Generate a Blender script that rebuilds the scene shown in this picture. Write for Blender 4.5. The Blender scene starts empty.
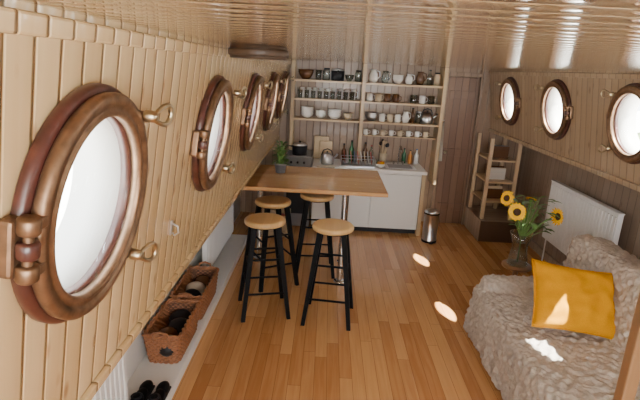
import bpy, bmesh, math, random
from mathutils import Vector, Matrix, noise, Euler
random.seed(7)
R=math.radians
# ---------------------------------------------------------------- materials
def newmat(name):
    m=bpy.data.materials.new(name); m.use_nodes=True
    nt=m.node_tree; b=nt.nodes['Principled BSDF']
    return m,nt,b
def simple(name,col,rough=.5,metal=0,coat=0,noise_amt=0.0,nscale=20,bump=0,trans=0,spec=.5):
    m,nt,b=newmat(name)
    b.inputs['Base Color'].default_value=(*col,1)
    b.inputs['Roughness'].default_value=rough
    b.inputs['Metallic'].default_value=metal
    b.inputs['Coat Weight'].default_value=coat
    b.inputs['Transmission Weight'].default_value=trans
    b.inputs['Specular IOR Level'].default_value=spec
    if noise_amt or bump:
        tc=nt.nodes.new('ShaderNodeTexCoord'); n=nt.nodes.new('ShaderNodeTexNoise')
        n.inputs['Scale'].default_value=nscale; n.inputs['Detail'].default_value=4
        nt.links.new(tc.outputs['Object'],n.inputs['Vector'])
        if noise_amt:
            r=nt.nodes.new('ShaderNodeValToRGB')
            r.color_ramp.elements[0].position=.3; r.color_ramp.elements[1].position=.7
            r.color_ramp.elements[0].color=(*[c*(1-noise_amt) for c in col],1)
            r.color_ramp.elements[1].color=(*[min(1,c*(1+noise_amt)) for c in col],1)
            nt.links.new(n.outputs['Fac'],r.inputs['Fac']); nt.links.new(r.outputs['Color'],b.inputs['Base Color'])
        if bump:
            bp=nt.nodes.new('ShaderNodeBump'); bp.inputs['Strength'].default_value=bump; bp.inputs['Distance'].default_value=.01
            nt.links.new(n.outputs['Fac'],bp.inputs['Height']); nt.links.new(bp.outputs['Normal'],b.inputs['Normal'])
    return m
def planks(name,across,along,width,colA,colB,groove,rough=.3,coat=.3,knots=0.0,knotcol=(.12,.05,.02),length=None,
           gw=.06,bump=.5,grain=.25,camber=None,crough=.08,cior=1.5):
    m,nt,b=newmat(name); N=nt.nodes; L=nt.links
    def math_(op,a,bb=None,c=None):
        n=N.new('ShaderNodeMath'); n.operation=op
        for i,v in enumerate((a,bb,c)):
            if v is None: continue
            if isinstance(v,(int,float)): n.inputs[i].default_value=v
            else: L.new(v,n.inputs[i])
        return n.outputs[0]
    tc=N.new('ShaderNodeTexCoord'); sp=N.new('ShaderNodeSeparateXYZ'); L.new(tc.outputs['Object'],sp.inputs[0])
    ax={'x':0,'y':1,'z':2}
    a=sp.outputs[ax[across]]; l=sp.outputs[ax[along]]
    q=math_('DIVIDE',a,width); idx=math_('FLOOR',q); fr=math_('FRACT',q)
    edge=math_('MINIMUM',fr,math_('SUBTRACT',1.0,fr))          # 0 at joint .. .5
    pid=idx
    if length:
        wn0=N.new('ShaderNodeTexWhiteNoise'); wn0.noise_dimensions='1D'; L.new(idx,wn0.inputs['W'])
        lq=math_('ADD',math_('DIVIDE',l,length),math_('MULTIPLY',wn0.outputs['Value'],7.3))
        li=math_('FLOOR',lq); lf=math_('FRACT',lq)
        le=math_('MULTIPLY',math_('MINIMUM',lf,math_('SUBTRACT',1.0,lf)),length/width)
        edge=math_('MINIMUM',edge,le)
        pid=math_('ADD',math_('MULTIPLY',idx,17.31),math_('MULTIPLY',li,5.77))
    wn=N.new('ShaderNodeTexWhiteNoise'); wn.noise_dimensions='1D'; L.new(pid,wn.inputs['W'])
    cb=N.new('ShaderNodeCombineXYZ')
    L.new(math_('MULTIPLY',a,38),cb.inputs[0]); L.new(math_('MULTIPLY',l,2.2),cb.inputs[1]); L.new(math_('MULTIPLY',wn.outputs['Value'],50),cb.inputs[2])
    ns=N.new('ShaderNodeTexNoise'); ns.inputs['Scale'].default_value=1.0; ns.inputs['Detail'].default_value=5; ns.inputs['Distortion'].default_value=.6
    L.new(cb.outputs[0],ns.inputs['Vector'])
    f=math_('ADD',math_('MULTIPLY',math_('SUBTRACT',ns.outputs['Fac'],.5),grain*4),wn.outputs['Value'])
    mx=N.new('ShaderNodeMix'); mx.data_type='RGBA'; mx.clamp_factor=True
    L.new(f,mx.inputs[0]); mx.inputs[6].default_value=(*colA,1); mx.inputs[7].default_value=(*colB,1)
    col=mx.outputs[2]
    if knots:
        c2=N.new('ShaderNodeCombineXYZ'); L.new(math_('MULTIPLY',a,12),c2.inputs[0]); L.new(math_('MULTIPLY',l,6.0),c2.inputs[1])
        L.new(math_('MULTIPLY',idx,3.7),c2.inputs[2])
        v=N.new('ShaderNodeTexVoronoi'); v.inputs['Scale'].default_value=1.0; L.new(c2.outputs[0],v.inputs['Vector'])
        mr=N.new('ShaderNodeMapRange'); mr.inputs['From Min'].default_value=.07; mr.inputs['From Max'].default_value=.21
        mr.inputs['To Min'].default_value=knots; mr.inputs['To Max'].default_value=0
        L.new(v.outputs['Distance'],mr.inputs['Value'])
        m2=N.new('ShaderNodeMix'); m2.data_type='RGBA'; L.new(mr.outputs[0],m2.inputs[0]); L.new(col,m2.inputs[6]); m2.inputs[7].default_value=(*knotcol,1)
        col=m2.outputs[2]
    gr=N.new('ShaderNodeMapRange'); gr.interpolation_type='SMOOTHSTEP'
    gr.inputs['From Min'].default_value=0; gr.inputs['From Max'].default_value=gw; gr.inputs['To Min'].default_value=0; gr.inputs['To Max'].default_value=1
    L.new(edge,gr.inputs['Value'])
    m3=N.new('ShaderNodeMix'); m3.data_type='RGBA'; L.new(gr.outputs[0],m3.inputs[0]); m3.inputs[6].default_value=(*groove,1); L.new(col,m3.inputs[7])
    L.new(m3.outputs[2],b.inputs['Base Color'])
    g2=N.new('ShaderNodeMapRange'); g2.interpolation_type='SMOOTHSTEP'; g2.inputs['From Max'].default_value=gw*1.7; L.new(edge,g2.inputs['Value'])
    h=math_('ADD',g2.outputs[0],math_('MULTIPLY',ns.outputs['Fac'],.03))
    if camber:
        e=math_('SUBTRACT',fr,.5); h=math_('SUBTRACT',h,math_('MULTIPLY',math_('MULTIPLY',e,e),camber*4))
    bp=N.new('ShaderNodeBump'); bp.inputs['Strength'].default_value=bump; bp.inputs['Distance'].default_value=.006
    L.new(h,bp.inputs['Height']); L.new(bp.outputs[0],b.inputs['Normal'])
    b.inputs['Roughness'].default_value=rough; b.inputs['Coat Weight'].default_value=coat; b.inputs['Coat Roughness'].default_value=crough
    b.inputs['Coat IOR'].default_value=cior
    L.new(bp.outputs[0],b.inputs['Coat Normal'])
    return m
M={}
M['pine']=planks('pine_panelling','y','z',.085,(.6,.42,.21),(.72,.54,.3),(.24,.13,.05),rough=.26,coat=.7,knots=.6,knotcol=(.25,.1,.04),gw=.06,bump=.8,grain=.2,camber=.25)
M['pineR']=planks('pine_panelling_right_shaded','y','z',.085,(.4,.285,.175),(.48,.36,.23),(.15,.085,.04),rough=.35,coat=.3,knots=.5,gw=.06,bump=.6,grain=.12)  # pine with the backlit wall's shade put into its colour, darker than the left
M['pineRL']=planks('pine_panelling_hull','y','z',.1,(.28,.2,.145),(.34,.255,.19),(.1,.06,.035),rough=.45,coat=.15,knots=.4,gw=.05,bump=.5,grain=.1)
M['ceil']=planks('ceiling_boards','y','x',.07,(.44,.31,.17),(.55,.41,.24),(.12,.07,.03),rough=.2,coat=1,knots=.7,gw=.05,bump=.9,grain=.16,camber=.35,crough=.06,cior=1.75)
M['end']=planks('end_wall_boards','x','z',.09,(.29,.195,.13),(.36,.25,.17),(.11,.06,.035),rough=.4,coat=.2,knots=.3,gw=.06,bump=.5,grain=.12)
M['door']=planks('door_boards','x','z',.09,(.19,.105,.065),(.24,.14,.09),(.07,.035,.02),rough=.4,coat=.2,knots=.3,gw=.06,bump=.5,grain=.12)
M['floor']=planks('floor_boards','x','y',.085,(.44,.19,.065),(.65,.35,.14),(.15,.055,.02),rough=.24,coat=.45,length=1.1,gw=.022,bump=.2,grain=.3)
M['table']=planks('table_wood','y','x',.12,(.48,.25,.09),(.6,.34,.14),(.28,.13,.045),rough=.22,coat=.6,gw=.012,bump=.1,grain=.3)
M['seat']=planks('stool_seat_wood','x','y',.06,(.62,.38,.15),(.72,.47,.2),(.5,.3,.12),rough=.35,coat=.3,gw=.01,bump=.05,grain=.2)
M['shelf']=planks('shelf_pine','z','x',.3,(.56,.4,.23),(.66,.49,.3),(.4,.28,.15),rough=.45,coat=.1,gw=.01,bump=.05,grain=.2)
M['post']=planks('post_pine','x','z',.3,(.52,.38,.22),(.62,.46,.29),(.4,.28,.15),rough=.45,coat=.1,gw=.01,bump=.05,grain=.2)
M['darkpost']=planks('varnished_post','x','z',.3,(.2,.1,.045),(.27,.15,.07),(.2,.1,.04),rough=.35,coat=.3,gw=.01,bump=.05,grain=.2)
M['brass']=simple('aged_brass',(.24,.145,.085),.42,.8,noise_amt=.25,nscale=30,bump=.1)
M['brassL']=simple('polished_brass',(.46,.38,.25),.32,1)
M['redwood']=simple('brown_painted_ring',(.07,.02,.014),.4,0,.3,noise_amt=.3,nscale=25)
M['liner']=simple('liner_paint',(.75,.74,.7),.5)
M['white']=simple('white_paint',(.74,.74,.72),.4,coat=.1)
M['radiator']=simple('radiator_enamel',(.8,.8,.79),.35,coat=.2)
M['black']=simple('black_paint',(.0025,.0025,.003),.6,spec=.15)
M['steel']=simple('steel',(.6,.6,.62),.28,1)
M['chrome']=simple('chrome_leg',(.7,.69,.67),.25,1)
M['dark']=simple('dark_plastic',(.015,.015,.018),.5,spec=.3)
M['grey']=simple('grey_enamel',(.2,.2,.21),.4)
M['ceramic']=simple('white_ceramic',(.82,.8,.76),.2,coat=.4)
M['cream']=simple('cream_ceramic',(.62,.5,.34),.3,coat=.3)
M['blue']=simple('blue_ceramic',(.08,.16,.34),.3,coat=.3)
M['red']=simple('red_ceramic',(.45,.06,.04),.35)
M['orange']=simple('orange_ceramic',(.6,.25,.05),.35)
M['green']=simple('green_glassware',(.05,.18,.08),.2)
M['brown']=simple('brown_glassware',(.12,.05,.02),.2)
M['plywood']=simple('dark_plywood',(.05,.028,.015),.5,noise_amt=.25,nscale=18)
M['wicker']=simple('wicker',(.3,.12,.05),.5,noise_amt=.3,nscale=60,bump=.3)
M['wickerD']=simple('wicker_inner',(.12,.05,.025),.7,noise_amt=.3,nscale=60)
M['throw']=simple('ruched_throw',(.47,.415,.36),.95,noise_amt=.12,nscale=45,bump=.6,spec=.2)
M['mustard']=simple('mustard_linen',(.6,.27,.002),.95,noise_amt=.1,nscale=200,bump=.3,spec=.1)
M['leaf']=simple('leaf_green',(.07,.16,.03),.5,noise_amt=.35,nscale=30)
M['bush']=simple('bush_foliage',(.16,.24,.08),.8,noise_amt=.5,nscale=9)
M['stem']=simple('stem_green',(.13,.25,.05),.5)
M['petal']=simple('petal_yellow',(.92,.5,.005),.7,noise_amt=.12,nscale=60,spec=.2)
M['disc']=simple('sunflower_disc',(.05,.02,.008),.9,noise_amt=.5,nscale=150,bump=.6)
M['paper']=simple('paper',(.7,.66,.6),.7)
M['concrete']=simple('light_concrete',(.7,.7,.68),.8,noise_amt=.1,nscale=2)
M['cloth']=simple('tea_towel',(.55,.5,.42),.9)
def glassmat(name,tint,gl=.08,rough=.02,k=.6):
    m,nt,b=newmat(name); N=nt.nodes; L=nt.links
    N.remove(b); o=[n for n in N if n.type=='OUTPUT_MATERIAL'][0]
    t=N.new('ShaderNodeBsdfTransparent'); t.inputs[0].default_value=(*tint,1)
    g=N.new('ShaderNodeBsdfGlossy'); g.inputs['Roughness'].default_value=rough
    fr=N.new('ShaderNodeLayerWeight'); fr.inputs[0].default_value=.25
    mm=N.new('ShaderNodeMath'); mm.operation='MULTIPLY_ADD'; mm.inputs[1].default_value=k; mm.inputs[2].default_value=gl
    L.new(fr.outputs['Fresnel'],mm.inputs[0])
    x=N.new('ShaderNodeMixShader'); L.new(mm.outputs[0],x.inputs[0]); L.new(t.outputs[0],x.inputs[1]); L.new(g.outputs[0],x.inputs[2]); L.new(x.outputs[0],o.inputs[0])
    return m
M['glass']=glassmat('window_glass',(.98,.99,.99),.01,k=.1)
M['vglass']=glassmat('vase_glass',(.9,.94,.92),.06,k=.5)
M['jar']=glassmat('jar_glass',(.78,.84,.82),.1)

# ---------------------------------------------------------------- builder
class B:
    def __init__(s,xf=None):
        s.bm=bmesh.new(); s.mats=[]; s.xf=xf or Matrix.Identity(4)
    def mi(s,k):
        m=M[k]
        if m not in s.mats: s.mats.append(m)
        return s.mats.index(m)
    def merge(s,t,mat,smooth):
        i=s.mi(mat)
        bmesh.ops.transform(t,matrix=s.xf,verts=t.verts)
        for f in t.faces: f.material_index=i; f.smooth=smooth
        bmesh.ops.recalc_face_normals(t,faces=t.faces)
        me=bpy.data.meshes.new('tmp'); t.to_mesh(me); t.free(); s.bm.from_mesh(me); bpy.data.meshes.remove(me)
    def raw(s,verts,faces,mat,smooth=False):
        t=bmesh.new(); vs=[t.verts.new(v) for v in verts]
        for f in faces:
            try: t.faces.new([vs[i] for i in f])
            except ValueError: pass
        s.merge(t,mat,smooth)
    def box(s,x0,x1,y0,y1,z0,z1,mat,bev=0,rot=None,seg=2):
        t=bmesh.new(); bmesh.ops.create_cube(t,size=1)
        c=Vector(((x0+x1)/2,(y0+y1)/2,(z0+z1)/2))
        bmesh.ops.scale(t,vec=(x1-x0,y1-y0,z1-z0),verts=t.verts)
        if bev: bmesh.ops.bevel(t,geom=t.edges[:],offset=bev,segments=seg,affect='EDGES',profile=.5)
        if rot: bmesh.ops.rotate(t,cent=(0,0,0),matrix=Euler(rot).to_matrix(),verts=t.verts)
        bmesh.ops.translate(t,vec=c,verts=t.verts)
        s.merge(t,mat,False)
    def lathe(s,prof,mat,o=(0,0,0),ax=(0,0,1),seg=28,smooth=True,closed=False):
        ax=Vector(ax).normalized(); q=Vector((0,0,1)).rotation_difference(ax); o=Vector(o)
        vs=[];fs=[]
        n=len(prof)
        for r,h in prof:
            for k in range(seg):
                a=2*math.pi*k/seg
                vs.append(o+q@Vector((max(r,1e-4)*math.cos(a),max(r,1e-4)*math.sin(a),h)))
        for i in range(n-1 if not closed else n):
            j=(i+1)%n
            for k in range(seg):
                k2=(k+1)%seg; fs.append((i*seg+k,i*seg+k2,j*seg+k2,j*seg+k))
        if not closed:
            fs.append(tuple(range(seg))); fs.append(tuple((n-1)*seg+k for k in range(seg)))
        s.raw(vs,fs,mat,smooth)
    def cyl(s,p0,p1,r,mat,r1=None,seg=16,smooth=True):
        p0=Vector(p0);p1=Vector(p1); h=(p1-p0).length; r1=r if r1 is None else r1
        e=min(.0001,h*.01)
        s.lathe([(r,0),(r,e),(r1,h-e),(r1,h)],mat,p0,(p1-p0),seg,smooth)
    def sphere(s,c,r,mat,sc=(1,1,1),seg=16,rot=None):
        t=bmesh.new(); bmesh.ops.create_uvsphere(t,u_segments=seg,v_segments=max(6,seg//2),radius=r)
        bmesh.ops.scale(t,vec=sc,verts=t.verts)
        if rot: bmesh.ops.rotate(t,cent=(0,0,0),matrix=Euler(rot).to_matrix(),verts=t.verts)
        bmesh.ops.translate(t,vec=c,verts=t.verts); s.merge(t,mat,True)
    def tube(s,pts,r,mat,seg=8,closed=False,radii=None):
        pts=[Vector(p) for p in pts]; n=len(pts); vs=[];fs=[]
        up=None
        for i,p in enumerate(pts):
            a=pts[(i-1)%n] if (closed or i>0) else p; b=pts[(i+1)%n] if (closed or i<n-1) else p
            d=(b-a).normalized()
            if up is None: up=d.orthogonal().normalized()
            up=(up-d*up.dot(d)).normalized(); w=d.cross(up)
            rr=radii[i] if radii else r
            for k in range(seg):
                t=2*math.pi*k/seg; vs.append(p+up*math.cos(t)*rr+w*math.sin(t)*rr)
        for i in range(n if closed else n-1):
            j=(i+1)%n
            for k in range(seg):
                k2=(k+1)%seg; fs.append((i*seg+k,i*seg+k2,j*seg+k2,j*seg+k))
        if not closed: fs.append(tuple(range(seg))); fs.append(tuple((n-1)*seg+k for k in range(seg)))
        s.raw(vs,fs,mat,True)
    def done(s,name,loc=None):
        me=bpy.data.meshes.new(name); 
        if loc: bmesh.ops.translate(s.bm,vec=-Vector(loc),verts=s.bm.verts)
        s.bm.to_mesh(me); s.bm.free()
        for m in s.mats: me.materials.append(m)
        o=bpy.data.objects.new(name,me); bpy.context.collection.objects.link(o)
        if loc: o.location=loc
        return o

# ---------------------------------------------------------------- room constants
CH=2.078; TLT=.15; th=math.atan(TLT); XL=-.555; XR=2.10; YB=6.42; YF=-1.8
PZS={'left':1.675,'right':1.735}; ZB={'left':1.06,'right':1.3}
HOLES={'left':[-.25,1.055,2.25,3.39,4.52,5.65],'right':[0,1.13,2.26,3.34,4.5,5.66]}; HR=.222; WT=.13
def frame(side,y=0):
    sx=1 if side=='left' else -1
    n=Vector((sx*math.cos(th),0,-math.sin(th))); up=Vector((sx*math.sin(th),0,math.cos(th)))
    m=Matrix.Identity(4)
    m.col[0]=(*n,0); m.col[1]=(0,1,0,0); m.col[2]=(*up,0)
    m.col[3]=(XL if side=='left' else XR,y,PZS[side],1)
    return m
def coaming(side,mat,name):
    zb=ZB[side]; PZ=PZS[side]
    b=B(frame(side)); v0=(zb-PZ)/math.cos(th); v1=(CH+.05-PZ)/math.cos(th)
    n=64; vs=[];fs=[]
    def add(v): vs.append(v); return len(vs)-1
    H=HOLES[side]; bounds=[YF]+[(H[i]+H[i+1])/2 for i in range(len(H)-1)]+[H[-1]+.565]
    for ih,yc in enumerate(H):
        u0,u1=bounds[ih],bounds[ih+1]
        cs=[(u0,v0),(u1,v0),(u1,v1),(u0,v1)]
        ring=[];outer=[]
        for k in range(n):
            a=2*math.pi*k/n; ca,sa=math.cos(a),math.sin(a)
            t=1e9
            if ca>1e-6: t=min(t,(u1-yc)/ca)
            if ca<-1e-6: t=min(t,(u0-yc)/ca)
            if sa>1e-6: t=min(t,v1/sa)
            if sa<-1e-6: t=min(t,v0/sa)
            outer.append([yc+ca*t,sa*t]); ring.append((yc+ca*HR,sa*HR))
        for c in cs:
            k=min(range(n),key=lambda i:(outer[i][0]-c[0])**2+(outer[i][1]-c[1])**2); outer[k]=list(c)
        A=[add((0,*p)) for p in outer]; Bq=[add((0,*p)) for p in ring]
        C=[add((-WT,*p)) for p in outer]; D=[add((-WT,*p)) for p in ring]
        for k in range(n):
            j=(k+1)%n
            fs+= [(A[k],A[j],Bq[j],Bq[k]),(C[k],D[k],D[j],C[j]),(Bq[k],Bq[j],D[j],D[k])]
    ue=bounds[-1]
    a=[add((0,ue,v0)),add((0,YB,v0)),add((0,YB,v1)),add((0,ue,v1))]
    c=[add((-WT,ue,v0)),add((-WT,YB,v0)),add((-WT,YB,v1)),add((-WT,ue,v1))]
    fs+=[tuple(a),tuple(c)]
    us=YF
    k0=[add((0,us,v0)),add((0,YB,v0)),add((-WT,YB,v0)),add((-WT,us,v0))]; fs.append(tuple(k0))
    b.raw(vs,fs,mat); return b.done(name)
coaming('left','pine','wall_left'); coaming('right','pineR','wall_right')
xlb=XL-TLT*(PZS['left']-ZB['left']); xrb=XR+TLT*(PZS['right']-ZB['right'])
def quickbox(name,x0,x1,y0,y1,z0,z1,mat,bev=0):
    b=B(); b.box(x0,x1,y0,y1,z0,z1,mat,bev); return b.done(name)
quickbox('floor',-1.2,2.7,YF,YB+.1,-.06,0,'floor')
quickbox('ceiling',-.6,2.12,YF,YB+.1,CH,CH+.06,'ceil')
quickbox('wall_back',-1.25,2.75,YB,YB+.1,0,CH,'end')
quickbox('wall_left_lower',-1.25,-1.15,YF,YB,0,1.14,'white')
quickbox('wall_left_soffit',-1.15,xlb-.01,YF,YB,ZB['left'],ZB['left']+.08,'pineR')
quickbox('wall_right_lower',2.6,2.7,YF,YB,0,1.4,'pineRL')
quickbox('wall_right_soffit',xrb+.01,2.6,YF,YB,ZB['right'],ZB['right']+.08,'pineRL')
b=B() # wall behind the camera with a wide opening added to let sky light in
b.box(-1.25,2.75,YF-.1,YF,0,.95,'end'); b.box(-1.25,-.35,YF-.1,YF,.95,CH,'end'); b.box(1.95,2.75,YF-.1,YF,.95,CH,'end'); b.box(-.35,1.95,YF-.1,YF,1.95,CH,'end')
b.done('wall_front')
# trims
def vt(side,z): return (z-PZS[side])/math.cos(th)
b=B(frame('left')); b.box(.0,.022,YF,YB-.01,vt('left',CH)-.05,vt('left',CH)-.012,'pine',.006); b.done('trim_1')
b=B(frame('right')); b.box(.0,.022,YF,YB-.01,vt('right',CH)-.05,vt('right',CH)-.012,'pineR',.006); b.done('trim_2')
b=B(frame('right')); vb=vt('right',ZB['right']); b.box(.0,.025,YF,YB-.01,vb-.005,vb+.035,'pineR',.005); b.done('trim_3')
b=B(frame('left')); vb=vt('left',ZB['left']); b.box(.0,.018,YF,YB-.01,vb-.005,vb+.03,'pine',.005); b.done('trim_4')
quickbox('baseboard_left',-1.15,-.86,YF,5.3,.0,.07,'white',.006)
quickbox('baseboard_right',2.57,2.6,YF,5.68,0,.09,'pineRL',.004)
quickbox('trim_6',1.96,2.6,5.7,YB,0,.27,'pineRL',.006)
# outside
g=B(); g.box(-60,60,-60,60,-1.3,-1.2,'concrete'); g.done('ground')
def bush(x,y,h,r):
    b=B(); 
    for i in range(4): b.tube([(x,y,-1.2),(x+.1*math.cos(i*1.6),y+.1*math.sin(i*1.6),-.6),(x+.5*r*math.cos(i*1.6),y+.5*r*math.sin(i*1.6),h*.5-.9)],.05,'darkpost',6)
    for i in range(9):
        a=i*2.4; rr=r*.55*math.sqrt(i/9); zc=-1.2+h*(.35+.5*((i*5)%9)/9)
        t=bmesh.new(); bmesh.ops.create_icosphere(t,subdivisions=4,radius=r*.55)
        for v in t.verts:
            v.co*=1+.22*noise.noise(v.co*4/r+Vector((i*9,0,0)))+.12*noise.noise(v.co*14/r)
            v.co+=Vector((x+rr*math.cos(a),y+rr*math.sin(a),zc))
        b.merge(t,'bush',True)
    b.done('garden_bush')
bush(6.3,9.4,2.2,1.1); bush(7.4,11.9,1.6,1.0)

# ---------------------------------------------------------------- portholes
def porthole(name,side,y):
    b=B(frame(side,y)); X=(1,0,0)
    b.lathe([(.209,-WT),(.209,.02),(.2215,.02),(.2215,-WT)],'liner',ax=X,seg=64,closed=True)
    b.lathe([(.206,.0),(.266,.0),(.274,.006),(.274,.022),(.268,.028),(.206,.028)],'redwood',ax=X,seg=64,closed=True)
    b.lathe([(.208,.028),(.253,.028),(.26,.034),(.261,.05),(.256,.056),(.238,.058),(.235,.052),(.222,.05),(.219,.056),(.213,.056),(.208,.05)],'brass',ax=X,seg=64,closed=True)
    b.lathe([(.0,.04),(.211,.04),(.211,.045),(0,.045)],'glass',ax=X,seg=64)
    # hinge on the aft side
    b.cyl((.045,-.28,-.06),(.045,-.28,.06),.01,'brass')
    for v in (-.045,.0,.045):
        b.lathe([(.0,-.016),(.017,-.016),(.02,-.011),(.02,.011),(.017,.016),(0,.016)],'brass' if v else 'redwood',o=(.045,-.28,v),seg=20)
    for v in (-.045,.045): b.box(.032,.058,-.278,-.24,v-.012,v+.012,'brass',.004)
    b.box(.01,.04,-.28,-.24,-.014,.014,'redwood',.004)
    b.box(.0,.03,-.302,-.252,-.055,.055,'brass',.008)
    # two dogs with eye loops
    for a in (46,-46):
        ca,sa=math.cos(R(a)),math.sin(R(a))
        P=lambda r,h,t=0:(h,ca*r-sa*t,sa*r+ca*t)
        b.box(.02,.055,ca*.257-.02,ca*.257+.02,sa*.257-.02,sa*.257+.02,'brass',.006)
        b.cyl(P(.271,.0),P(.271,.085),.008,'brassL')
        b.lathe([(.0,.055),(.015,.055),(.017,.06),(.015,.08),(.01,.088),(0,.088)],'brassL',o=P(.271,0),ax=X,seg=16)
        pts=[]
        for k in range(24):
            t=2*math.pi*k/24; wv=.024*math.sin(t)*(1-.45*math.cos(t)); ll=.036*(1-math.cos(t))
            pts.append((.08+ll*.3,ca*.271+ll*.95,sa*.271+wv+ll*.1*(1 if a>0 else -1)))
        b.tube(pts,.0065,'brassL',8,True)
    return b.done(name)
k=1
for side in('left','right'):
    for y in HOLES[side]:
        if side=='left' and y<0: continue
        porthole('window_%d'%k,side,y); k+=1
porthole('window_%d'%k,'left',-.25)

# ---------------------------------------------------------------- ceiling vent
b=B(); o=(-.31,2.15,0)
b.lathe([(0,CH-.055),(.118,CH-.055),(.122,CH-.051),(.122,CH-.004),(.118,CH),(0,CH)],'plywood',o=o,seg=48)
b.lathe([(.126,CH-.045),(.13,CH-.04),(.13,CH-.02),(.126,CH-.015)],'plywood',o=o,seg=48,closed=True)
b.done('ceiling_vent')
# wall hook
b=B(frame('left',1.8)); b.box(0,.008,-.01,.01,-.35,-.29,'steel',.002); b.tube([(.005,0,-.3),(.03,0,-.31),(.035,0,-.335),(.02,0,-.35),(.012,0,-.34)],.004,'steel'); b.done('coat_hook')

# ---------------------------------------------------------------- kitchen end
b=B()
for z in (1.85,1.62,1.37): 
    b.box(-.43,1.44,6.14,6.41,z-.024,z,'shelf',.003)
for x,zz in((-.45,.96),(.43,.84),(1.43,.6)):
    b.box(x-.022,x+.022,6.12,6.41,zz,CH-.005,'post',.003)
b.box(-.43,1.41,6.395,6.415,.96,CH-.01,'end')
b.done('kitchen_shelving')
b=B()
b.box(-.14,1.2,5.82,6.4,.07,.79,'white'); b.box(-.14,1.2,5.87,6.38,0,.07,'dark')
b.box(-.16,1.26,5.78,6.39,.79,.83,'ceramic',.008)
for x0,x1 in((-.13,.3),(.31,.58),(.59,1.19)):
    b.box(x0,x1,5.797,5.82,.09,.775,'white',.006); b.cyl((x0+.06 ,5.785,.6),(x0+.06,5.785,.7),.006,'steel')
b.box(1.2,1.245,5.78,5.83,0,.79,'post',.003); b.box(1.2,1.245,6.33,6.38,0,.79,'post',.003)
b.box(1.205,1.24,5.83,6.33,.1,.14,'post',.003)
b.done('kitchen_counter')
b=B() # sink & tap
b.box(.76,1.14,5.88,6.2,.831,.837,'steel',.003); b.box(.8,1.1,5.92,6.16,.835,.839,'grey',.002)
b.tube([(.95,6.19,.83),(.95,6.19,1.02),(.95,6.16,1.07),(.95,6.1,1.08),(.95,6.04,1.05),(.95,6.03,1.02)],.011,'chrome'); b.cyl((.89,6.18,.83),(.89,6.18,.88),.014,'chrome'); b.cyl((1.01,6.18,.83),(1.01,6.18,.88),.014,'chrome')
b.done('sink')
b=B() # stove
b.box(-.5,-.17,5.84,6.38,.03,.93,'grey',.01); b.box(-.47,-.2,5.825,5.845,.2,.75,'dark',.01); b.cyl((-.44,5.81,.78),(-.23,5.81,.78),.008,'steel')
for x in(-.42,-.34,-.26): b.cyl((x,5.82,.86),(x,5.845,.86),.014,'dark')
for x in(-.46,-.21):
    for y in (5.88,6.34): b.cyl((x,y,0),(x,y,.03),.02,'dark')
b.cyl((-.33,6.0,.93),(-.33,6.0,.945),.09,'dark',seg=24)
b.done('stove')
def kettle(b,x,y,z):
    b.lathe([(0,z),(.075,z),(.085,z+.02),(.08,z+.08),(.055,z+.125),(.03,z+.14),(0,z+.142)],'steel',o=(x,y,0)); b.sphere((x,y,z+.15),.012,'dark')
    b.tube([(x+.07,y,z+.07),(x+.11,y,z+.1),(x+.13,y,z+.13)],.012,'steel')
    b.tube([(x-.07,y,z+.11),(x-.05,y,z+.17),(x,y,z+.19),(x+.05,y,z+.17),(x+.07,y,z+.11)],.007,'dark')
b=B(); kettle(b,.02,6.0,.83); b.done('kettle')
def mug(b,x,y,z,m,r=.038,h=.085):
    b.lathe([(0,z),(r*.85,z),(r,z+.01),(r,z+h),(r-.005,z+h),(r-.006,z+.012),(0,z+.01)],m,o=(x,y,0),seg=18)
    b.tube([(x+r,y,z+h*.8),(x+r+.022,y,z+h*.7),(x+r+.024,y,z+h*.35),(x+r,y,z+h*.2)],.005,m,6)
def jar(b,x,y,z,m,lid,r=.04,h=.13):
    b.lathe([(0,z),(r,z),(r,z+h*.75),(r*.75,z+h*.88),(r*.75,z+h*.9),(0,z+h*.9)],m,o=(x,y,0),seg=18)
    b.lathe([(0,z+h*.88),(r*.82,z+h*.88),(r*.82,z+h),(0,z+h)],lid,o=(x,y,0),seg=18)
def bottle(b,x,y,z,m,r=.035,h=.26,cap='dark'):
    b.lathe([(0,z),(r,z),(r,z+h*.58),(r*.4,z+h*.75),(r*.36,z+h*.95),(0,z+h*.95)],m,o=(x,y,0),seg=18); b.cyl((x,y,z+h*.93),(x,y,z+h),r*.42,cap)
def bowl(b,x,y,z,m,r=.08,h=.06,n=1):
    for i in range(n):
        zz=z+i*.02; b.lathe([(0,zz),(r*.45,zz),(r*.8,zz+h*.45),(r,zz+h),(r-.005,zz+h),(r*.75,zz+h*.5),(0,zz+.012)],m,o=(x,y,0),seg=24)
def glassw(b,x,y,z,r=.032,h=.1):
    b.lathe([(0,z),(r*.8,z),(r,z+h),(r-.003,z+h),(r*.75,z+.01),(0,z+.008)],'jar',o=(x,y,0),seg=16)
def jug(b,x,y,z,m,r=.055,h=.15):
    b.lathe([(0,z),(r*.7,z),(r,z+h*.3),(r*.9,z+h*.6),(r*.6,z+h*.85),(r*.72,z+h),(r*.66,z+h),(r*.5,z+h*.84),(0,z+h*.8)],m,o=(x,y,0),seg=22)
    b.tube([(x+r*.6,y,z+h*.92),(x+r*1.25,y,z+h*.85),(x+r*1.35,y,z+h*.5),(x+r*.9,y,z+h*.3)],.007,m,6)
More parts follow.
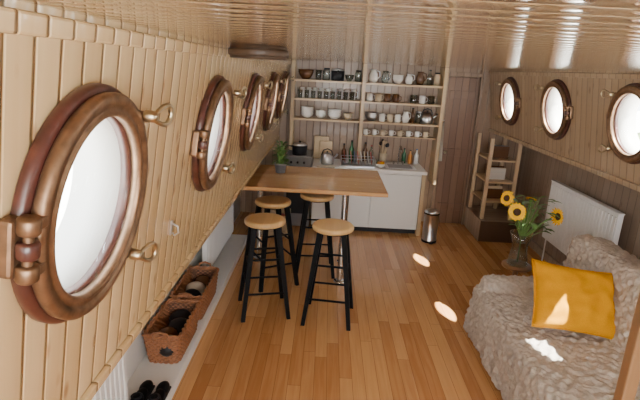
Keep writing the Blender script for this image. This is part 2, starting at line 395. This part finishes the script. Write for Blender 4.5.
# top shelf
b=B(); z=1.851
bowl(b,-.3,6.26,z,'brown',.1,.1,2); glassw(b,-.14,6.24,z,.04,.12); 
jar(b,-.04,6.24,z,'jar','dark',.045,.15); jar(b,.36,6.24,z,'jar','dark',.04,.14)
b.lathe([(0,z),(.08,z),(.085,z+.12),(.08,z+.12),(.075,z+.01),(0,z+.01)],'dark',o=(.1,6.25,0)); b.tube([(.1,6.17,z+.11),(.1,6.13,z+.12),(.1,6.12,z+.12)],.01,'dark'); b.sphere((.1,6.25,z+.13),.05,'steel',(1.5,1.4,.5))
bowl(b,.25,6.27,z,'jar',.06,.08)
b.done('storage_jars')
b=B(); jug(b,.55,6.25,z,'ceramic',.06,.16); jug(b,.7,6.25,z,'jar',.05,.15); bowl(b,.86,6.26,z,'ceramic',.07,.07,3); jug(b,1.0,6.25,z,'ceramic',.05,.13); jug(b,1.14,6.25,z,'brown',.055,.16); bottle(b,1.26,6.26,z,'jar',.035,.19); jar(b,1.35,6.25,z,'cream','dark',.04,.16)
b.done('jugs_and_bowls')
# second shelf : glasses and mugs
b=B(); z=1.621; x=-.36
while x<.36: glassw(b,x,6.2,z,.03,random.uniform(.09,.12)); mug(b,x+.02,6.33,z,random.choice(['ceramic','cream','ceramic']),.03,.13); x+=.082
b.done('drinking_glasses')
b=B(); x=.52
for i in range(8):
    if i==4: x+=.11; continue
    mug(b,x,6.24,z,random.choice(['ceramic','cream','ceramic','ceramic','jar','brown','jar']),.042,.1); x+=.112
b.done('coffee_mugs')
# third shelf : crockery
b=B(); z=1.371; x=-.35
for m,r,n in(('ceramic',.085,5),('ceramic',.07,3),('ceramic',.09,4),('cream',.06,2)):
    bowl(b,x+r,6.26,z,m,r,.06,n); x+=2*r+.02
b.done('bowls')
b=B(); bowl(b,.56,6.26,z,'steel',.08,.07,3); 
for i,x in enumerate((.7,.8,.9)): mug(b,x,6.24,z,['ceramic','cream','ceramic'][i],.04,.1)
jug(b,1.0,6.25,z,'ceramic',.05,.14); bottle(b,1.09,6.26,z,'brown',.03,.19); jar(b,1.165,6.25,z,'jar','steel',.038,.15); kettle(b,1.275,6.26,z); b.done('shelf_pots')
b=B()
for i in range(8):
    x=.5+i*.11; mug(b,x,6.2,1.2,random.choice(['ceramic','cream','ceramic','ceramic']),.033,.07)
b.box(.47,1.39,6.15,6.3,1.187,1.2,'shelf',.002)
b.done('mug_rack')
# counter clutter
b=B()
bottle(b,.34,6.3,.83,'green',.032,.27); bottle(b,.52,6.32,.83,'brown',.03,.25); bottle(b,.6,6.3,.83,'jar',.03,.22,'red'); bottle(b,1.2,6.3,.83,'ceramic',.03,.2,'blue')
bottle(b,1.12,6.31,.83,'orange',.028,.18); bottle(b,1.04,6.32,.83,'green',.026,.2); bottle(b,.24,6.32,.83,'brown',.03,.22)
b.done('bottles')
b=B()
for i,(x,w,h,m) in enumerate(((-.06,.2,.3,'post'),(.0,.17,.24,'shelf'))):
    b.box(x-w/2,x+w/2,6.33-i*.025,6.345-i*.025,.832,.832+h,m,.006)
b.done('chopping_boards')
b=B() # dish rack with plates
for x in(.2,.62): b.tube([(x,5.88,.84),(x,5.88,.93),(x,6.1,.93),(x,6.1,.84)],.004,'steel',6)
for y in(5.88,6.1):
    for zz in(.845,.93): b.tube([(.2,y,zz),(.62,y,zz)],.004,'steel',6)
for i in range(9):
    x=.24+i*.042; b.lathe([(0,-.003),(.085,-.003),(.085,.003),(0,.003)],random.choice(['ceramic','cream','blue','orange','red','ceramic']),o=(x,5.99,.93),ax=(1,0,.15),seg=24)
b.box(.2,.62,5.88,6.1,.832,.838,'steel')
b.done('dish_rack')
b=B(); bowl(b,.69,5.93,.832,'ceramic',.07,.05,1)
for i in range(5): b.sphere((.69+.03*math.cos(i*1.3),5.93+.03*math.sin(i*1.3),.885),.026,['orange','red','green','orange','mustard'][i])
b.done('fruit_bowl')
b=B(); b.box(-.1,.12,5.772,5.778,.66,.835,'cloth'); b.box(-.1,.12,5.772,5.87,.832,.838,'cloth',.002); b.done('tea_towel')
b=B(); b.lathe([(0,.83),(.04,.83),(.048,.95),(.042,.95),(.035,.84),(0,.84)],'cream',o=(.76,6.31,0))
for i in range(7):
    a=i*.9; b.cyl((.76+.01*math.cos(a),6.31+.01*math.sin(a),.84),(.76+.05*math.cos(a),6.31+.05*math.sin(a),1.04+.02*(i%3)),.005,'shelf'); b.sphere((.76+.052*math.cos(a),6.31+.052*math.sin(a),1.06+.02*(i%3)),.02,'shelf' if i%2 else 'dark',(1,.4,1.4),10)
b.done('utensil_pot')
b=B(); b.lathe([(0,.945),(.09,.945),(.095,1.05),(.088,1.05),(.085,.955),(0,.955)],'dark',o=(-.33,6.0,0)); b.tube([(-.42,6.0,1.03),(-.46,6.0,1.035),(-.46,6.04,1.03)],.008,'dark')
b.lathe([(0,1.05),(.097,1.05),(.06,1.075),(0,1.08)],'steel',o=(-.33,6.0,0)); b.sphere((-.33,6.0,1.09),.015,'dark'); b.done('cooking_pot')
# towel hung on the shelf end
b=B(); vs=[];fs=[]; nx,nz=14,12
for j in range(nz+1):
    for i in range(nx+1):
        u=i/nx; v=j/nz; w_=.05+.05*v
        vs.append((1.478+.012*math.sin(u*9+v*2)*(.3+v),6.2+(u-.5)*2*w_,1.42-.5*v-.015*math.sin(u*3.1)))
for j in range(nz):
    for i in range(nx): a=j*(nx+1)+i; fs.append((a,a+1,a+nx+2,a+nx+1))
b.raw(vs,fs,'paper',True); b.cyl((1.4525,6.2,1.43),(1.49,6.2,1.43),.006,'steel'); b.done('hanging_towel')
# door
b=B()
b.box(1.53,1.93,6.375,6.415,.01,1.97,'door',.004)
for z in(.25,1.0,1.75): b.box(1.56,1.9,6.36,6.376,z-.05,z+.05,'door',.004)
b.sphere((1.58,6.34,1.0),.022,'brassL'); b.cyl((1.58,6.34,1.0),(1.58,6.375,1.0),.009,'brassL'); b.done('door_1')
b=B(); b.box(1.485,1.527,6.36,6.415,0,CH-.01,'end',.004); b.box(1.935,1.955,6.36,6.415,0,CH-.01,'end',.004); b.box(1.485,1.955,6.36,6.415,1.98,2.03,'end',.004); b.done('trim_5')
# bin
b=B(); o=(1.33,5.62,0)
b.lathe([(0,0),(.088,0),(.09,.02),(.088,.022),(.088,.36),(.09,.362),(.09,.385),(.07,.4),(0,.408)],'steel',o=o); b.lathe([(0,0),(.092,0),(.092,.025),(0,.025)],'dark',o=o); b.lathe([(.086,.355),(.093,.355),(.093,.37),(.086,.37)],'dark',o=o,closed=True); b.box(1.31,1.35,5.49,5.54,.005,.018,'dark',.003)
b.done('pedal_bin')

# ---------------------------------------------------------------- table
b=B()
b.box(-.86,.56,4.02,5.0,.945,.98,'table',.006)
b.box(-.7,.26,4.3,4.33,.88,.945,'table',.003); b.box(-.7,.3,4.8,4.83,.88,.945,'table',.003)
for x,y in((.2,4.315),(.24,4.815),(-.66,4.815)):
    b.cyl((x,y,.0),(x,y,.945),.026,'chrome',seg=20); b.lathe([(0,0),(.06,0),(.06,.008),(.03,.014),(0,.014)],'chrome',o=(x,y,0))
b.done('bar_table')
# plant on table
b=B(); bx,by,bz=-.44,4.66,.98
b.lathe([(0,bz),(.045,bz),(.058,bz+.08),(.062,bz+.08),(.062,bz+.095),(.052,bz+.095),(.05,bz+.07),(0,bz+.07)],'grey',o=(bx,by,0))
def leaf(b,p,d,L,w,mat='leaf',droop=.3):
    p=Vector(p); d=Vector(d).normalized(); s=d.cross(Vector((0,0,1)))
    s=s.normalized() if s.length>.01 else Vector((1,0,0)); nrm=s.cross(d)
    vs=[];fs=[];n=6
    for i in range(n+1):
        t=i/n; c=p+d*L*t-Vector((0,0,1))*droop*L*t*t; ww=w*math.sin(math.pi*min(1,t*.93+.05))**.8
        vs+= [c-s*ww+nrm*ww*.25,c,c+s*ww+nrm*ww*.25]
    for i in range(n):
        for j in(0,1): fs.append((i*3+j,i*3+j+1,i*3+j+4,i*3+j+3))
    b.raw(vs,fs,mat,True)
for i in range(130):
    a=random.uniform(0,6.28); e=random.uniform(0,1.4); d=(math.cos(a)*math.cos(e),math.sin(a)*math.cos(e),math.sin(e)); h=random.uniform(.0,.22)
    p=(bx+d[0]*.05,by+d[1]*.06,bz+.07+h); 
    if i%3==0: b.tube([(bx,by,bz+.06),p],.003,'stem',5)
    leaf(b,p,d,random.uniform(.03,.06),.014)
b.done('potted_herb')

# ---------------------------------------------------------------- stools
def stool(x,y,rot):
    b=B(Matrix.Translation((x,y,0))@Matrix.Rotation(R(rot),4,'Z'))
    H=.81
    b.lathe([(0,H-.045),(.15,H-.045),(.163,H-.038),(.167,H-.025),(.165,H-.01),(.155,H-.001),(.13,H),(0,H-.004)],'seat',seg=40)
    b.lathe([(0,H-.06),(.12,H-.06),(.12,H-.045),(0,H-.045)],'black',seg=32)
    F=.185
    for sx in(1,-1):
        for sy in(1,-1):
            t=Vector((.095*sx,.095*sy,H-.05)); f=Vector((F*sx,F*sy,.0))
            vs=[];
            for p,w in((f,.016),(t,.02)):
                for dx,dy in((-1,-1),(1,-1),(1,1),(-1,1)): vs.append((p.x+dx*w,p.y+dy*w,p.z))
            b.raw(vs,[(0,1,2,3),(4,5,6,7),(0,1,5,4),(1,2,6,5),(2,3,7,6),(3,0,4,7)],'black')
    def at(z): return F-(F-.095)*z/(H-.05)
    for z,ax in((.22,0),(.28,1),(.44,1),(.5,0)):
        r=at(z)
        for s_ in(1,-1):
            p0,p1=((-r,s_*r,z),(r,s_*r,z)) if ax==0 else ((s_*r,-r,z),(s_*r,r,z))
            b.cyl(p0,p1,.009,'black',seg=10)
    return b.done('bar_stool',loc=(x,y,0))
stool(-.46,3.68,14); stool(.09,3.62,-6); stool(-.46,4.25,30); stool(-.06,4.55,4)

# ---------------------------------------------------------------- radiators
def radiator(x,y0,y1,z0,z1,face):
    b=B(); d=.05*face
    xa,xb=sorted((x,x+d))
    b.box(xa,xb,y0,y1,z0,z1,'radiator',.008)
    n=int((y1-y0)/.05); xf=x+d
    for i in range(n):
        y=y0+.025+i*(y1-y0-.02)/n
        b.box(min(xf,xf+.008*face),max(xf,xf+.008*face),y-.013,y+.013,z0+.03,z1-.03,'radiator',.003,seg=1)
    b.box(xa-.004,xb+.004,y0-.003,y1+.003,z1-.005,z1+.008,'radiator',.003)
    for y in(y0+.06,y1-.06): b.cyl((x+d/2,y,z0),(x+d/2,y,.0 if face<0 else .07),.008,'radiator')
    b.cyl((x+d/2,y0-.04,z0+.05),(x+d/2,y0,z0+.05),.015,'ceramic')
    return b.done('radiator')
radiator(2.5,3.85,5.1,.31,.95,-1)
radiator(-1.06,4.0,5.2,.14,.7,1)
radiator(-1.06,1.3,2.24,.14,.62,1)

# ---------------------------------------------------------------- bookshelf on right
b=B(); F0=.271
for x,y in((2.0,5.8),(2.0,6.32),(2.34,5.8),(2.34,6.32)): b.box(x-.02,x+.02,y-.02,y+.02,F0,1.28,'post',.003)
for z in(.5,.75,1.02): b.box(2.0,2.34,5.8,6.32,z-.02,z,'shelf',.002)
b.done('open_bookshelf')
b=B()
for z,n in((.501,4),(.751,5),(1.021,3)):
    y=5.95
    for i in range(n):
        w=random.uniform(.02,.045); h=random.uniform(.1,.16)
        b.box(2.08,2.27,y,y+w,z,z+h,random.choice(['paper','brown','cream','dark','grey','brown']),.002); y+=w+.002
b.done('books')
b=B(); b.lathe([(0,0),(.03,0),(.035,.08),(.015,.1),(.02,.13),(0,.13)],'cream',o=(2.18,6.24,1.021)); b.done('small_vase')
# crate below table
b=B()
for z in(.03,.12,.21):
    b.box(-.75,-.4,5.42,5.435,z,z+.07,'shelf',.002); b.box(-.75,-.4,5.765,5.78,z,z+.07,'shelf',.002)
    b.box(-.75,-.735,5.435,5.765,z,z+.07,'shelf',.002); b.box(-.415,-.4,5.435,5.765,z,z+.07,'shelf',.002)
for x in(-.735,-.435):
    for y in(5.435,5.745): b.box(x,x+.02,y,y+.02,0,.29,'post')
b.box(-.735,-.415,5.435,5.765,.02,.03,'shelf'); b.sphere((-.62,5.6,.22),.1,'cloth',(1,1,.7)); b.sphere((-.5,5.6,.2),.08,'red',(1,1,.8))
b.done('storage_crate')
# vertical post beside the sofa, near the camera
b=B(); b.box(1.15,1.2,1.55,1.6,0,CH,'darkpost',.006); b.done('wooden_post')

# ---------------------------------------------------------------- baskets
def basket(x0,x1,y0,y1,z0,h,stuff):
    b=B(); cx,cy=(x0+x1)/2,(y0+y1)/2
    r=.04; flare=.02
    def ring(z,off,t):
        pts=[]; hx=(x1-x0)/2-.03+flare*t; hy=(y1-y0)/2-.03+flare*t
        n=6
        for qx,qy,a0 in((1,1,0),(-1,1,90),(-1,-1,180),(1,-1,270)):
            for i in range(n+1):
                a=R(a0+90*i/n); pts.append(Vector((cx+qx*(hx-r)+r*math.cos(a),cy+qy*(hy-r)+r*math.sin(a),z)))
        return pts
    def resample(pts,n):
        P=pts+[pts[0]]; L=[0]
        for i in range(1,len(P)): L.append(L[-1]+(P[i]-P[i-1]).length)
        out=[];j=0
        for k in range(n):
            s=L[-1]*k/n
            while L[j+1]<s: j+=1
            f=(s-L[j])/max(1e-6,L[j+1]-L[j]); out.append(P[j].lerp(P[j+1],f))
        return out
    n=144; rows=13
    for k in range(rows):
        t=k/(rows-1); z=z0+.008+t*(h-.016); pts=resample(ring(z,0,t),n)
        out=[]
        for i,p in enumerate(pts):
            d=(pts[(i+1)%n]-pts[i-1]).normalized(); nr=Vector((d.y,-d.x,0))
            out.append(p+nr*.005*math.sin(math.pi*i/2+math.pi/4+(k%2)*math.pi))
        b.tube(out,.0085,'wicker',5,True)
    for sgn in(0,1):
        pts=resample(ring(z0+h+.004,0,1),n); out=[]
        for i,p in enumerate(pts):
            d=(pts[(i+1)%n]-pts[i-1]).normalized(); nr=Vector((d.y,-d.x,0)); ph=math.pi*sgn+i*.55
            out.append(p+nr*.008*math.cos(ph)+Vector((0,0,.008*math.sin(ph))))
        b.tube(out,.010,'wicker',6,True)
    lo=resample(ring(z0+.006,0,0),36); hi=resample(ring(z0+h-.01,0,1),36)
    for i in range(36): b.tube([lo[i],hi[i]],.005,'wicker',5)
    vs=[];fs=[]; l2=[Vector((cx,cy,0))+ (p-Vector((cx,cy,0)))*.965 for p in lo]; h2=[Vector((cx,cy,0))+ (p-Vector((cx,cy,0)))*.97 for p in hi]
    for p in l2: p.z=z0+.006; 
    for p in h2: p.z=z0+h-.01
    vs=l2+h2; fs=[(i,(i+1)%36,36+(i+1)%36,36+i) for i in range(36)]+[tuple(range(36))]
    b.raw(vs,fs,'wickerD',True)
    for y,s_ in((y0+.005,-1),(y1-.005,1)):
        b.tube([(cx-.05,y,z0+h),(cx-.045,y+s_*.012,z0+h+.035),(cx,y+s_*.015,z0+h+.05),(cx+.045,y+s_*.012,z0+h+.035),(cx+.05,y,z0+h)],.008,'wicker')
    for i,(m,sx) in enumerate(stuff):
        yy=y0+.08+(y1-y0-.16)*i/max(1,len(stuff)-1)
        b.sphere((cx+random.uniform(-.03,.03),yy,z0+h*.5),.085,m,(1,.9,.75),14,(0,random.uniform(-.3,.3),random.uniform(0,3)))
    return b.done('wicker_basket',loc=(cx,cy,z0))
basket(-1.13,-.87,2.72,3.24,.07,.2,[('dark',1),('brown',1),('dark',1),('dark',1)])
basket(-1.13,-.87,3.28,3.86,.07,.2,[('brown',1),('dark',1),('cloth',1),('brown',1)])

# shoes
b=B()
for x in(-1.0,-.9):
    y=2.37
    b.box(x-.035,x+.035,y-.12,y+.14,.071,.085,'dark',.006)
    b.sphere((x,y+.08,.105),.045,'black',(.85,1.4,.7)); b.sphere((x,y-.06,.12),.045,'black',(.8,1.3,.95)); b.sphere((x,y,.108),.045,'black',(.8,1.6,.7))
    b.lathe([(.022,.15),(.03,.15),(.032,.158),(.024,.16)],'dark',o=(x,y-.06,0),closed=True,seg=16)
b.done('pair_of_shoes')

# ---------------------------------------------------------------- sofa with throw
def remeshed(b,name,vox,mat,fn):
    o=b.done(name)
    md=o.modifiers.new('r','REMESH'); md.mode='VOXEL'; md.voxel_size=vox
    sm=o.modifiers.new('s','SMOOTH'); sm.iterations=8; sm.factor=.6
    dg=bpy.context.evaluated_depsgraph_get(); me=bpy.data.meshes.new_from_object(o.evaluated_get(dg))
    o.modifiers.clear(); o.data=me; me.materials.clear(); me.materials.append(M[mat])
    nr=[v.normal.copy() for v in me.vertices]
    for v,n in zip(me.vertices,nr): v.co=fn(v.co.copy(),n)
    for p in me.polygons: p.use_smooth=True; p.material_index=0
    return o
b=B()
b.box(1.19,2.15,1.68,3.5,.02,.45,'throw',.06,seg=3)
b.box(1.86,2.16,1.68,3.5,.3,.88,'throw',.07,rot=(0,R(8),0),seg=3)
b.box(1.24,2.1,3.3,3.52,.02,.53,'throw',.08,seg=3)
def ruche(c,n):
    p=c
    big=noise.noise(p*3.0)*.024
    q=p*30; q.y*=1.3; w1=noise.noise(q); 
    v=noise.noise(p*7)*1.2
    s_=p.x+p.z
    rows=math.sin(s_*85+v*3+w1*1.6)*math.sin(p.y*62+v*4+w1*2.2)
    side=1-abs(n.z)
    fold=math.sin(p.y*26+noise.noise(p*4)*4)*.012*side*max(0,(.45-p.z)/.45)
    r=c+n*(big+rows*.0075+w1*.011+fold-.004)
    r.z=max(r.z,.004)
    if n.x<-.5 and p.z<.4: r.x-=(.4-p.z)*.06
    return r
remeshed(b,'sofa',.0095,'throw',ruche)
# cushion
def cushion(name,W,H,T,mtx,mat):
    n=28; vs=[];fs=[]
    for s_ in(1,-1):
        for i in range(n+1):
            for j in range(n+1):
                u=i/n*2-1; v=j/n*2-1
                e=(1-u*u)*(1-v*v); th_=T*.5*max(0,e)**.42
                px=u*W/2*(1-.07*(1-v*v)*u*u); pz=v*H/2*(1-.07*(1-u*u)*v*v)
                wr=noise.noise(Vector((u*3,v*3,s_*4)))*.024*min(1,e*4)
                vs.append((px,s_*th_+wr,pz))
    off=(n+1)**2
    for s_ in(0,1):
        for i in range(n):
            for j in range(n):
                a=s_*off+i*(n+1)+j; fs.append((a,a+1,a+n+2,a+n+1))
    b=B(mtx); 
    t=bmesh.new(); vv=[t.verts.new(v) for v in vs]
    for f in fs: t.faces.new([vv[i] for i in f])
    bmesh.ops.remove_doubles(t,verts=t.verts,dist=.0008)
    b.merge(t,mat,True)
    pts=[]
    for u,v in [(x/10-1,-1) for x in range(0,20)]+[(1,x/10-1) for x in range(0,20)]+[(1-x/10,1) for x in range(0,20)]+[(-1,1-x/10) for x in range(0,20)]:
        pts.append((u*W/2*(1-.07*(1-v*v)*u*u),0,v*H/2*(1-.07*(1-u*u)*v*v)))
    b.tube(pts,.005,mat,6,True)
    return b.done(name)
cushion('throw_pillow',.56,.42,.16,Matrix.Translation((1.61,2.78,.675))@Matrix.Rotation(R(8),4,'Z')@Matrix.Rotation(R(-34),4,'X')@Matrix.Rotation(R(10),4,'Y'),'mustard')

# ---------------------------------------------------------------- side table + flowers
fx,fy=1.67,3.82
b=B()
b.lathe([(0,.45),(.115,.45),(.12,.455),(.12,.47),(.115,.475),(0,.475)],'darkpost',o=(fx,fy,0),seg=40)
b.lathe([(0,0),(.12,0),(.12,.015),(.03,.03),(.02,.06),(.02,.43),(.05,.45),(0,.45)],'darkpost',o=(fx,fy,0),seg=28)
b.done('side_table')
b=B(); z0=.476; o=(fx,fy,0)
b.lathe([(.0,z0),(.08,z0),(.086,z0+.01),(.066,z0+.12),(.064,z0+.19),(.095,z0+.28),(.092,z0+.28),(.061,z0+.19),(.062,z0+.12),(.077,z0+.015),(0,z0+.012)],'vglass',o=o,seg=32)
base=Vector((fx,fy,z0+.02)); neck=Vector((fx,fy,z0+.22))
def sunflower(b,c,d,r):
    c=Vector(c); d=Vector(d).normalized(); q=Vector((0,0,1)).rotation_difference(d)
    b.lathe([(0,-.012),(r*.42,-.01),(r*.45,.0),(r*.38,.012),(r*.2,.018),(0,.016)],'disc',o=c,ax=d,seg=24)
    b.lathe([(0,-.03),(.012,-.03),(r*.35,-.012),(r*.4,-.008),(0,-.006)],'stem',o=c,ax=d,seg=16)
    for lay,(nn,L,lift) in enumerate(((17,r*.72,.1),(17,r*.62,.35))):
        for i in range(nn):
            a=2*math.pi*(i+.5*lay)/nn+random.uniform(-.08,.08); dr=Vector((math.cos(a),math.sin(a),0)); tg=Vector((-dr.y,dr.x,0)); l=L*random.uniform(.85,1.1)
            vs=[];fs=[]
            for k in range(6):
                t=k/5; w=.2*r*math.sin(math.pi*(.12+.85*t))*1.0
                p=dr*(r*.36+l*t)+Vector((0,0,lift*l*t-.25*l*t*t+random.uniform(-.002,.002)))
                for s_ in(-1,0,1): vs.append(c+q@(p+tg*w*s_*.8+Vector((0,0,abs(s_)*w*.2))))
            for k in range(5):
                for j in(0,1): fs.append((k*3+j,k*3+j+1,k*3+j+4,k*3+j+3))
            b.raw(vs,fs,'petal',True)
heads=[((-.12,-.12,.49),(-.25,-1,.25),.07),((-.17,0,.57),(-1,-.6,.35),.062),((.24,-.05,.45),(.5,-.9,.3),.072),((.04,.02,.57),(.3,.3,1),.045)]
for c,d,r in heads:
    c=Vector(c)+Vector((fx,fy,z0)); e=c-Vector(d).normalized()*.03
    pts=[]
    for k in range(9):
        t=k/8; p=(base.lerp(neck,t*2) if t<.5 else neck.lerp(e,(t-.5)*2)); 
        pts.append(p+Vector((0,0,.02*math.sin(math.pi*max(0,t-.5)*2))))
    b.tube(pts,.005,'stem',7); sunflower(b,c,d,r)
for i in range(56):
    a=random.uniform(0,6.28); t=random.uniform(.3,1); h=random.uniform(.06,.36)
    tip=neck+Vector((math.cos(a)*.14*t+.05,math.sin(a)*.12*t,h+.03))
    if i%2==0: b.tube([neck-Vector((0,0,.15)),neck,tip],.003,'stem',5)
    leaf(b,tip,(math.cos(a),math.sin(a),random.uniform(-.2,.8)),random.uniform(.05,.11),random.uniform(.012,.028))
b.done('sunflower_vase')

# ---------------------------------------------------------------- light
w=bpy.data.worlds.new('sky'); bpy.context.scene.world=w; w.use_nodes=True
bg=w.node_tree.nodes['Background']; bg.inputs[0].default_value=(.92,.96,1,1); bg.inputs[1].default_value=11.5
s=bpy.data.lights.new('sun','SUN'); s.energy=65; s.angle=R(.6); s.color=(1,.95,.86)
so=bpy.data.objects.new('sun',s); bpy.context.collection.objects.link(so)
so.rotation_euler=Vector((-.97,.46,-1.66)).to_track_quat('-Z','Y').to_euler()
a=bpy.data.lights.new('rear_fill_light','AREA'); a.shape='RECTANGLE'; a.size=2.2; a.size_y=.95; a.energy=80; a.color=(1,.98,.95)  # added fill lamp behind the camera, stands in for daylight to brighten the interior
ao=bpy.data.objects.new('rear_fill_light',a); bpy.context.collection.objects.link(ao); ao.location=(.8,YF+.02,1.45); ao.rotation_euler=(R(90),0,0)
# ---------------------------------------------------------------- camera
cd=bpy.data.cameras.new('camera'); co=bpy.data.objects.new('camera',cd); bpy.context.collection.objects.link(co)
cd.sensor_width=36; cd.lens=27; cd.clip_start=.02
co.matrix_world=Matrix.Translation((0,0,2.0))@(Matrix.Rotation(R(.4),4,'Z')@Matrix.Rotation(R(90-15.4),4,'X')@Matrix.Rotation(R(2.9),4,'Z'))
bpy.context.scene.camera=co
